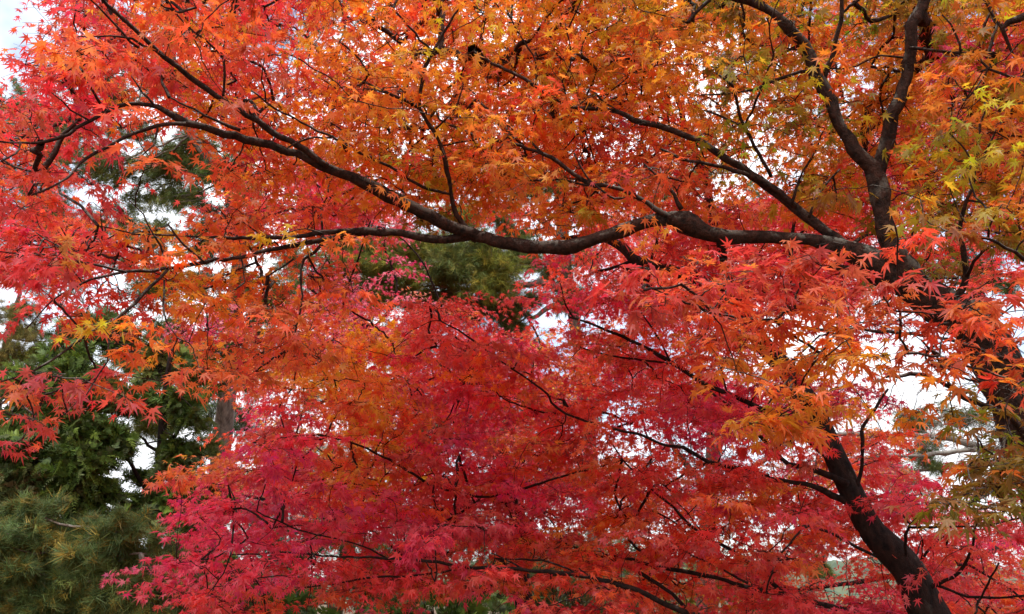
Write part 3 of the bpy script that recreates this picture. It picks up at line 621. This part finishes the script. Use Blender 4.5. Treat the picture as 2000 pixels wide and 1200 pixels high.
def conifer(name, label, trunk, clumps, bark, seed, kind='pine', length=.11, width=.004, per=26, spread=.6, group=None, dead=0, branches=(), step=.2, fill=3.2):
    """clumps: (px, py, depth, rx px, ry px, number of tufts, colour)"""
    g = np.random.default_rng(seed); base = (trunk[0, 0], trunk[0, 1], 0)
    root = empty(name, label, 'tree', base, group)
    tm = MB(); q = catmull(trunk, step); tube(tm, q[:, :3], np.maximum(q[:, 3], .006), 16, .05, seed)
    spine = [q[::2]]
    if dead:
        n = dead; s0 = q[g.integers(0, len(q), n), :3]; e = s0 + unit(g.normal(0, 1, (n, 3)) * np.array([1, 1, .45])) * g.uniform(.3, 1.4, (n, 1))
        tt = np.linspace(0, 1, 6)[None, :, None]; mid = (s0 + e) / 2 + g.normal(0, .12, (n, 3)); B = (1 - tt)**2 * s0[:, None] + 2 * tt * (1 - tt) * mid[:, None] + tt**2 * e[:, None]
        tubes(tm, B, np.broadcast_to(np.linspace(.012, .004, 6), (n, 6)), 4)
    tm.build('trunk', bark, root, True, base)
    for i, b in enumerate(branches):
        wb = MB(); qb = catmull(b, step * .6); qb[:, :3] += g.normal(0, .012, (len(qb), 3)); tube(wb, qb[:, :3], np.maximum(qb[:, 3], .004), 8, .06, seed + i); spine.append(qb[::2])
        wb.build('branch', bark, root, True, base)
    spine = np.vstack(spine)
    for (px, py, d, rx, ry, n, cname) in clumps:
        wood, leaf = MB(), MB(); n = int(n * fill)
        m = d / F; c0 = at(px, py, d)
        j = np.argmin(np.linalg.norm(spine[:, :3] - (c0 - np.array([0, 0, .25 * np.linalg.norm(spine[:, :3] - c0, axis=1).min()])), axis=1)); a = spine[j, :3]
        kb = max(4, n // 14); u = unit(g.normal(0, 1, (kb, 3))) * g.uniform(.2, 1.1, (kb, 1))**.6
        ends = c0 + u[:, :1] * RT * rx * m + u[:, 1:2] * UP * ry * m + u[:, 2:3] * FW * rx * m * .9
        t = np.linspace(0, 1, 9); ln = np.linalg.norm(c0 - a)
        main = a[None] * (1 - t[:, None]) + c0[None] * t[:, None] - np.array([0, 0, 1]) * (np.sin(np.pi * t) * .06 * ln)[:, None]; main[1:-1] += g.normal(0, .015, (7, 3)) * ln
        tube(wood, main, np.linspace(.016, .008, 9) * (d / 12)**.5 * 1.2, 6)
        s0 = main[g.integers(4, 9, kb)]; mid = (s0 + ends) / 2 + g.normal(0, .1, (kb, 3)) * np.linalg.norm(ends - s0, axis=1, keepdims=True) * .8
        tt = np.linspace(0, 1, 6)[None, :, None]; B = (1 - tt)**2 * s0[:, None] + 2 * tt * (1 - tt) * mid[:, None] + tt**2 * ends[:, None]
        tubes(wood, B, np.broadcast_to(np.linspace(.007, .003, 6) * (d / 12)**.5, (kb, 6)), 4)
        w = np.arange(n) % kb; f = g.uniform(.35, 1.0, n); idx = np.minimum((f * 5).astype(int), 4); fr = (f * 5 - idx)[:, None]
        p = B[w, idx] * (1 - fr) + B[w, idx + 1] * fr + g.normal(0, .09, (n, 3)) * rx * m
        dr = unit(B[w, idx + 1] - B[w, idx] + g.normal(0, .02, (n, 3)) + np.array([0, 0, .02]))
        pal = CON[cname]; cc = pal[g.integers(0, len(pal), n)] * np.exp(g.normal(0, .28, (n, 1)))
        if kind == 'pine': tufts(leaf, p, unit(dr + g.normal(0, .5, (n, 3))), per, length, width, cc, g, spread)
        else: fronds(leaf, p, unit(dr + g.normal(0, .55, (n, 3)) - np.array([0, 0, .3])), length * g.uniform(.6, 1.3, n), cc, g)
        wo = wood.build('branch', bark, root, True, base); leaf.build('needles', M_needle, wo, False, base)
    return root
CON = {'pine': [(.13, .17, .045), (.175, .19, .04), (.105, .14, .04), (.21, .20, .045)], 'blue': [(.12, .18, .06), (.15, .215, .07), (.095, .15, .05), (.15, .19, .05), (.30, .23, .045)],
       'dark': [(.06, .10, .02), (.085, .135, .022), (.13, .18, .026), (.07, .085, .024)], 'gold': [(.34, .27, .075), (.26, .23, .07), (.20, .20, .06), (.36, .25, .08)],
       'lime': [(.19, .215, .034), (.25, .24, .034), (.14, .18, .04), (.32, .26, .04)], 'rust': [(.16, .10, .04), (.10, .10, .03), (.07, .10, .03)]}
CON = {k: np.array(v) for k, v in CON.items()}

P1 = to_ground(line('398,1250,46 400,1150,44 420,980,40 437,840,37 446,740,34 455,620,31 468,500,28 462,420,26 440,350,23 412,310,20 375,262,17 350,180,13 335,90,9 330,0,6', 15, 15), 0, 0)
conifer('pine_tree', 'tall pine with pale grey brown trunk rising behind the left half of the maples', P1,
    [(60, 240, 15.5, 90, 70, 150, 'pine'), (140, 320, 15, 90, 50, 130, 'pine'), (55, 400, 15.5, 90, 70, 170, 'pine'), (330, 330, 15.5, 70, 55, 190, 'pine'), (385, 300, 15.5, 60, 55, 170, 'pine'), (345, 385, 15.4, 60, 30, 90, 'pine'), (440, 340, 14.6, 75, 38, 150, 'dark'), (230, 340, 15.3, 60, 40, 60, 'pine'), (200, 190, 15.3, 60, 40, 70, 'pine'), (30, 500, 15.5, 60, 50, 70, 'pine'), (170, 430, 15.3, 70, 40, 70, 'pine'), (650, 20, 15, 80, 40, 45, 'pine'),
     (480, 372, 14.5, 45, 20, 40, 'lime'), (300, 160, 15, 60, 40, 45, 'pine'), (180, 150, 15, 60, 50, 45, 'pine'), (360, 60, 15, 70, 40, 50, 'pine'), (450, 40, 15, 60, 35, 50, 'pine'), (255, 45, 15, 50, 35, 30, 'pine'), (530, 50, 15, 40, 40, 40, 'pine'), (370, 160, 15, 45, 40, 45, 'pine'),
     (350, 20, 15, 60, 30, 30, 'pine'), (400, 545, 14.6, 60, 30, 55, 'pine'), (470, 560, 14.6, 40, 40, 55, 'pine'), (330, 620, 14.2, 50, 60, 60, 'pine'), (250, 700, 14, 70, 60, 95, 'pine'), (320, 740, 13.6, 60, 60, 90, 'pine'), (300, 830, 13, 70, 35, 110, 'lime'), (420, 620, 14, 30, 40, 35, 'pine'),
     (400, 870, 14.3, 30, 30, 35, 'pine'), (200, 620, 14.6, 50, 40, 40, 'pine'), (120, 520, 15, 60, 40, 35, 'pine'), (490, 470, 15, 30, 30, 20, 'pine'), (230, 500, 15, 50, 40, 30, 'pine'), (10, 200, 15.5, 40, 60, 50, 'pine'), (400, 470, 14.8, 70, 50, 90, 'dark'), (300, 560, 14.5, 60, 50, 80, 'dark'), (430, 690, 14.6, 50, 60, 80, 'dark'), (360, 670, 14.4, 60, 50, 100, 'pine'), (290, 450, 15, 70, 40, 60, 'pine'), (520, 400, 15, 60, 40, 60, 'pine'), (540, 600, 15, 50, 50, 90, 'lime'), (570, 560, 15, 50, 40, 70, 'pine'), (485, 720, 16.5, 40, 50, 70, 'dark'), (490, 810, 16.5, 40, 50, 70, 'dark'), (400, 800, 16.5, 30, 40, 50, 'dark'), (470, 280, 16, 60, 60, 60, 'pine'), (250, 270, 16, 70, 50, 60, 'pine'), (290, 380, 16, 60, 50, 60, 'pine'), (130, 130, 16, 60, 50, 50, 'pine'), (40, 330, 16, 70, 60, 70, 'pine'), (500, 640, 15, 50, 50, 70, 'dark'), (250, 420, 15.6, 70, 50, 60, 'pine'), (120, 240, 15.8, 60, 50, 60, 'pine'), (420, 420, 15.4, 70, 50, 80, 'dark')],
    M_pinebark, 61, dead=60, fill=4.4, length=.15, width=.0085, per=16, group='pines behind the maples',
    branches=[line('455,640,16 430,600,14 405,580,12 380,560,8 330,560,5', 15, 14.6), line('466,500,14 480,470,10 440,440,8', 15, 14.5), line('450,370,18 462,345,16 440,320,12 400,290,6', 15, 15.3), line('440,760,10 360,740,8 300,720,6 250,690,4', 15, 14)])
P2 = to_ground(line('1166,1250,34 1165,1120,32 1158,950,30 1140,760,24 1118,600,22 1100,480,24 1098,400,26 1085,300,20 1075,180,15 1070,60,12 1068,-60,8', 17, 17), 0, 0)
conifer('pine_tree', 'pine with olive green needle clumps showing under the long limb at the centre', P2,
    [(660, 480, 16.5, 70, 40, 130, 'lime'), (750, 470, 16.5, 70, 35, 150, 'pine'), (840, 480, 16.3, 70, 35, 150, 'lime'), (930, 480, 16.3, 70, 40, 160, 'pine'), (1010, 460, 16.5, 60, 40, 90, 'pine'), (1090, 530, 17.2, 60, 50, 60, 'pine'), (700, 505, 16.4, 70, 40, 190, 'lime'), (790, 520, 16.2, 80, 50, 230, 'lime'), (880, 520, 16, 70, 45, 220, 'pine'), (960, 535, 16, 80, 55, 260, 'lime'), (1020, 500, 16.4, 50, 35, 110, 'pine'), (740, 575, 16.6, 80, 45, 200, 'lime'), (850, 590, 16.6, 80, 40, 200, 'pine'), (940, 600, 16.8, 70, 40, 170, 'dark'), (1010, 590, 17, 60, 40, 100, 'pine'),
     (650, 550, 16.8, 60, 50, 130, 'pine'), (890, 425, 16.4, 60, 30, 110, 'lime'), (980, 420, 16.6, 50, 40, 60, 'pine'), (1150, 390, 17, 60, 40, 70, 'pine'), (1040, 370, 17, 60, 40, 80, 'pine'), (1180, 440, 17, 40, 30, 30, 'pine'), (1270, 80, 17, 30, 30, 60, 'pine'), (1350, 350, 17, 40, 35, 90, 'lime'), (1400, 330, 17.2, 40, 30, 40, 'pine'), (1160, 790, 17.5, 70, 40, 50, 'dark'), (1030, 690, 17.5, 40, 40, 60, 'pine'),
     (1050, 770, 17.5, 40, 40, 60, 'dark'), (1300, 560, 17.5, 60, 60, 30, 'pine'), (1000, 640, 17.2, 60, 40, 90, 'pine'), (820, 840, 17.5, 50, 40, 70, 'dark'), (600, 600, 17, 50, 40, 60, 'lime'), (780, 870, 17.5, 60, 40, 60, 'dark'), (750, 680, 17.5, 110, 60, 110, 'dark'), (900, 700, 17.5, 110, 60, 110, 'pine'), (620, 700, 17.5, 80, 60, 70, 'dark'), (950, 820, 17.5, 110, 60, 110, 'dark'), (1080, 940, 17.5, 100, 50, 70, 'dark'), (1250, 720, 17.5, 70, 40, 40, 'dark'), (1100, 350, 17, 90, 40, 60, 'pine'), (1150, 500, 17, 50, 40, 60, 'pine'), (1110, 580, 17, 60, 40, 80, 'dark'), (900, 320, 17, 90, 50, 60, 'pine'), (700, 380, 17, 60, 40, 60, 'pine'), (560, 500, 17, 70, 40, 70, 'pine')],
    M_pinebark, 62, dead=40, length=.17, width=.0095, per=17, group='pines behind the maples', step=.22, fill=4.6,
    branches=[line('1118,600,18 1090,560,16 1040,555,14 1000,562,13 960,566,12 915,568,9 880,560,5', 17, 16.3), line('1110,540,14 1060,515,12 1010,520,9 950,540,5', 17, 16.3), line('1100,470,14 1040,420,10 960,430,8 900,405,5', 17, 16.4), line('1116,590,12 1070,600,10 1040,620,8 1000,600,5', 17, 16.8)])
P3 = to_ground(line('650,1250,34 655,1180,32 672,1115,30 690,980,28 700,800,24 705,620,18', 18, 18), 0, 0)
conifer('pine_tree', 'reddish brown trunked pine mostly hidden behind the crimson leaves at bottom centre', P3,
    [(560, 1160, 17, 80, 30, 90, 'dark'), (690, 1130, 18, 60, 35, 50, 'pine'), (640, 900, 17.5, 60, 60, 50, 'dark'), (600, 780, 17.5, 30, 30, 15, 'pine'), (800, 1000, 18, 80, 80, 60, 'dark'), (640, 1030, 18, 110, 60, 110, 'dark'), (900, 1040, 18, 110, 60, 110, 'dark'), (1000, 1150, 18, 110, 40, 90, 'dark'), (760, 1160, 18, 110, 40, 100, 'dark'), (1180, 1050, 18, 90, 50, 60, 'pine'), (500, 1000, 17.5, 80, 60, 70, 'dark'), (560, 900, 17.5, 60, 50, 30, 'dark'), (540, 1080, 18, 100, 50, 90, 'dark'), (760, 1080, 18, 110, 45, 90, 'dark'), (1050, 1080, 18, 110, 45, 70, 'dark'), (1280, 1090, 18.5, 100, 40, 60, 'dark')],
    M_pinebark, 63, dead=20, fill=8, length=.17, width=.0095, per=16, group='pines behind the maples')
P4 = to_ground(line('2150,1250,60 2140,1000,54 2125,700,46 2105,450,36 2090,250,26 2080,50,16', 16, 16), 0, 0)
conifer('pine_tree', 'dark pine whose branches reach in from the right edge against the white sky', P4,
    [(1880, 490, 15.6, 50, 28, 70, 'dark'), (1920, 530, 15.6, 55, 35, 110, 'dark'), (1960, 560, 15.6, 50, 30, 70, 'dark'), (1840, 530, 15.6, 40, 25, 35, 'dark'), (1780, 580, 15.5, 30, 25, 40, 'dark'), (1790, 825, 15.6, 55, 28, 75, 'dark'), (1880, 815, 15.6, 60, 30, 75, 'dark'), (1800, 870, 15.6, 45, 20, 45, 'dark'), (1740, 920, 15.4, 50, 28, 85, 'pine'), (1820, 905, 15.6, 50, 25, 60, 'pine'), (1780, 960, 15.4, 60, 25, 50, 'pine'),
     (1930, 270, 16, 60, 50, 50, 'pine'), (1920, 340, 16, 50, 40, 60, 'pine'), (1570, 190, 16, 40, 30, 30, 'pine'), (1860, 110, 16, 50, 40, 30, 'pine'), (1450, 370, 16, 50, 40, 40, 'pine'), (1970, 850, 15.8, 60, 50, 50, 'dark')],
    M_pinebark, 64, length=.15, width=.0085, per=15, group='pines behind the maples',
    branches=[line('2135,850,20 2040,830,14 1950,820,10 1860,810,7 1790,830,4', 16, 15.6), line('2130,900,16 2000,900,12 1880,910,9 1740,925,4', 16, 15.4), line('2110,600,18 2030,560,12 1950,535,8 1880,500,4', 16, 15.6), line('2100,330,14 2010,300,10 1930,330,5', 16, 16)])
P5 = to_ground(line('1560,1260,22 1575,1170,20 1600,1100,16 1612,1085,12 1605,1070,9 1590,1040,6', 14, 14), -.1, 0)
conifer('pine_tree', 'small crooked pine with sparse pale green needles left of the dark trunk base', P5,
    [(1570, 1075, 14, 30, 25, 45, 'lime'), (1590, 1110, 14, 35, 22, 45, 'lime'), (1620, 1120, 14, 25, 18, 26, 'pine'), (1550, 1050, 14, 22, 20, 22, 'pine'), (1640, 1045, 14, 30, 18, 25, 'pine'), (1560, 1010, 14, 40, 20, 25, 'pine')], M_pinebark, 65, length=.13, width=.0055, per=20, group='pines behind the maples',
    branches=[line('1610,1085,8 1630,1062,9 1622,1050,7 1605,1062,5', 14, 14)])
W5 = to_ground(line('120,1330,26 130,1250,24 150,1150,20 165,1080,15 175,1030,9', 6.6, 6.6), 0, .2)
conifer('pine_tree', 'young bushy pine with grey green and tan needle whorls at the bottom left', W5,
    [(x, y, 6.2 + .5 * ((i * 7) % 5) / 5, 62, 42, 52, 'blue') for i, (x, y) in enumerate([(-30, 1050), (40, 1040), (110, 1050), (20, 1100), (90, 1110), (160, 1100), (230, 1080), (-20, 1160), (60, 1170), (140, 1165), (220, 1150), (290, 1170), (20, 1210), (110, 1220), (200, 1210), (300, 1220), (370, 1210), (170, 1050), (240, 1030), (310, 1080), (-80, 1110), (-80, 1190), (60, 1000), (330, 1140), (380, 1170)])],
    M_pinebark, 66, length=.115, width=.0062, per=20, fill=4.0, spread=.42, branches=[line('150,1150,7 215,1110,6 245,1085,6 275,1080,4', 6.6, 6.3)], step=.1)
C1 = to_ground(line('300,1260,26 300,1100,24 308,960,20 316,860,17 322,780,13 335,680,8', 12, 12), 0, 0)
conifer('cypress_tree', 'dark green cypress with feathery sprays and sky gaps at the lower left', C1,
    [(60, 760, 11.5, 80, 60, 150, 'dark'), (150, 740, 11.4, 60, 50, 110, 'dark'), (120, 820, 11.2, 90, 60, 190, 'dark'), (40, 860, 11.2, 80, 70, 190, 'dark'), (150, 900, 11, 70, 60, 170, 'dark'), (50, 950, 11, 80, 60, 190, 'rust'), (130, 970, 11, 60, 50, 120, 'dark'), (220, 860, 11.4, 40, 40, 70, 'dark'), (215, 960, 11.2, 40, 30, 40, 'dark'), (20, 1000, 10.8, 70, 40, 130, 'dark'),
     (370, 790, 12, 50, 50, 90, 'dark'), (350, 890, 12, 50, 40, 90, 'dark'), (370, 960, 12, 60, 50, 130, 'dark'), (290, 1000, 11.6, 60, 40, 110, 'dark'), (370, 1050, 11.6, 60, 50, 130, 'dark'), (420, 1120, 11.6, 60, 50, 110, 'dark'), (130, 690, 11.6, 50, 30, 60, 'dark'), (200, 760, 11.6, 50, 40, 80, 'pine'), (200, 1020, 11, 60, 30, 90, 'dark'), (-60, 900, 11.2, 80, 90, 150, 'dark'), (60, 1060, 10.6, 90, 50, 120, 'dark'), (160, 1100, 10.6, 90, 50, 110, 'dark'), (50, 1150, 10.6, 90, 50, 110, 'dark'), (260, 1120, 11, 80, 60, 120, 'dark'), (340, 1140, 11, 60, 50, 90, 'dark'), (180, 1180, 10.6, 90, 30, 80, 'dark'), (300, 700, 12.4, 60, 50, 80, 'pine'), (230, 650, 12.4, 50, 40, 60, 'dark'), (400, 720, 12.6, 50, 50, 70, 'dark'), (170, 640, 12.2, 50, 30, 50, 'dark'), (280, 940, 12, 30, 20, 22, 'dark'), (260, 780, 12, 50, 40, 60, 'dark'), (440, 960, 12.4, 50, 60, 80, 'dark')],
    M_barkB, 67, kind='cypress', length=.21, fill=6.5, branches=[line('305,1000,10 280,950,9 250,900,8 200,880,6 150,860,4', 12, 11.3), line('303,1010,10 240,990,8 170,970,6 100,960,4', 12, 11), line('316,870,8 345,850,7 370,800,4', 12, 12), line('318,880,7 290,870,6 270,850,4 220,840,3', 12, 11.4)], dead=24)
G1 = to_ground(line('-60,1260,30 -40,1100,28 -20,900,24 0,740,18 20,640,12 40,570,6', 16, 16), 0, 0)
conifer('larch_tree', 'yellowing conifer with gold green foliage at the left edge below the sky', G1,
    [(20, 620, 15.6, 50, 35, 90, 'gold'), (60, 650, 15.6, 50, 30, 90, 'gold'), (20, 690, 15.6, 60, 40, 120, 'gold'), (90, 690, 15.6, 45, 30, 70, 'lime'), (50, 600, 15.8, 30, 20, 35, 'lime'), (100, 720, 15.4, 50, 30, 60, 'gold'), (-30, 650, 15.6, 50, 60, 90, 'gold'), (130, 660, 15.6, 30, 30, 30, 'dark'), (150, 690, 15.6, 30, 30, 40, 'dark'), (30, 740, 15.4, 60, 35, 90, 'rust')],
    M_pinebark, 68, length=.13, width=.0062, per=22, dead=20)

# ------------------------------------------------------------------ bare trees
def bare(name, label, trunk, limbs, n_tw, seed, bark, step=.15, ln=(.25, .9)):
    g = np.random.default_rng(seed); base = (trunk[0, 0], trunk[0, 1], 0); root = empty(name, label, 'tree', base, 'bare trees')
    tm = MB(); q = catmull(trunk, step); tube(tm, q[:, :3], np.maximum(q[:, 3], .005), 14, .06, seed); tm.build('trunk', bark, root, True, base)
    for i, l_ in enumerate(limbs):
        wm = MB(); ql = catmull(l_, step * .5); ql[:, :3] += g.normal(0, .006, (len(ql), 3)); tube(wm, ql[:, :3], np.maximum(ql[:, 3], .003), 9, .07, seed + i)
        src = ql[:, :3]; r0 = .0055
        for lev in range(3):
            n = int(n_tw * (1, 1.6, 2.2)[lev]); s0 = src[g.integers(0, len(src), n)]
            e = s0 + unit(g.normal(0, 1, (n, 3)) * np.array([1, .8, .8]) + np.array([0, 0, .25])) * (g.uniform(*ln, (n, 1)) * (.75)**lev)
            tt = np.linspace(0, 1, 7)[None, :, None]; mid = (s0 + e) / 2 + g.normal(0, .09, (n, 3)); B = (1 - tt)**2 * s0[:, None] + 2 * tt * (1 - tt) * mid[:, None] + tt**2 * e[:, None]
            tubes(wm, B, np.broadcast_to(r0 * np.linspace(1, .55, 7), (n, 7)), 4); src = B[:, 2:].reshape(-1, 3); r0 *= .72
        wm.build('limb', bark, root, True, base)
    return root
T6 = to_ground(line('2110,1250,40 2085,1100,36 2050,980,32 2015,900,26 1985,878,22', 9.5, 9.5), .1, 0)
bare('bare_tree', 'leafless tree with pale lichened limbs reaching in from the right edge over white sky', T6,
    [line('1990,882,16 1940,878,15 1890,868,14 1865,858,14 1830,852,13 1790,850,11 1760,850,10 1700,849,9 1640,848,7 1590,852,4', 9.5, 9.2), line('1925,878,10 1880,880,9 1830,885,9 1790,891,8 1745,890,6 1700,894,3', 9.4, 9.2), line('1990,880,14 1960,820,9 1930,780,6 1900,740,4', 9.5, 9.4)], 26, 71, M_pale)
T7 = to_ground(line('1378,1260,36 1376,1180,34 1380,1080,32 1388,960,30 1394,860,28 1385,780,20 1350,690,14 1330,600,8', 13, 13), 0, 0)
bare('bare_tree', 'leafless greyish tree with a tangle of fine twigs behind the red leaves', T7,
    [line('1390,900,14 1430,820,10 1450,760,6', 13, 12.8), line('1385,960,14 1320,880,10 1300,820,6 1320,740,4', 13, 12.8), line('1384,1000,16 1400,955,12 1440,935,11 1490,900,10 1540,865,8 1560,840,5', 13, 12.4), line('1392,860,12 1370,800,10 1400,740,6', 13, 13), line('1380,1090,14 1430,1110,9 1480,1120,6 1530,1100,4', 13, 12.5)], 46, 72, M_pinebark, ln=(.3, 1.0))

# ------------------------------------------------------------------ the shrubs along the bottom
def shrub(label, px, d, wpx, top, seed, cname):
    g = np.random.default_rng(seed); c = at(px, 1160, d); base = (c[0], c[1], 0); root = empty('evergreen_shrub', label, 'shrub', base, 'shrubs under the maples')
    h = at(px, top, d)[2]; wd = wpx / F * d / 2; wood, leaf = MB(), MB(); n = 16
    e = np.stack([base[0] + g.uniform(-wd, wd, n) * .8, base[1] + g.uniform(-wd, wd, n) * .5, g.uniform(.5, .95, n) * h], 1); s0 = np.array(base) + g.normal(0, .06, (n, 3)) * [1, 1, 0]
    tt = np.linspace(0, 1, 7)[None, :, None]; mid = (s0 + e) / 2 + np.array([0, 0, .3]); B = (1 - tt)**2 * s0[:, None] + 2 * tt * (1 - tt) * mid[:, None] + tt**2 * e[:, None]
    tubes(wood, B, np.broadcast_to(np.linspace(.02, .006, 7), (n, 7)), 6); wood.build('stems', M_barkB, root, True, base)
    N = 900; u = unit(g.normal(0, 1, (N, 3))) * g.uniform(.4, 1, (N, 1))**.5
    p = np.array([base[0], base[1], h * .5]) + u * np.array([wd, wd * .7, h * .5]) * (1 + .22 * np.sin(u[:, :1] * 7 + u[:, 2:] * 5)); p[:, 2] = np.maximum(p[:, 2], .1)
    pal = CON[cname]; fronds(leaf, p, unit(u + g.normal(0, .5, (N, 3))), .3 * g.uniform(.6, 1.3, N), pal[g.integers(0, len(pal), N)], g, nseg=6, wid=.5); leaf.build('foliage', M_needle, root, False, base)
for lab, px, d, wpx, top, cn in [('dark shrub beneath the crimson leaves left of the reddish brown pine trunk', 520, 14, 230, 1120, 'dark'), ('dark green shrub at the bottom centre under the lowest maple bough', 860, 14, 260, 1130, 'dark'),
        ('mixed green shrub behind the two lowest crossing maple boughs', 1120, 15, 240, 1120, 'rust'), ('olive shrub beside the leafless twiggy tree at the bottom', 1420, 15, 220, 1110, 'lime'), ('dark shrub behind the young pine at the bottom left', 330, 15, 240, 1090, 'dark')]:
    shrub(lab, px, d, wpx, top, int(px), cn)
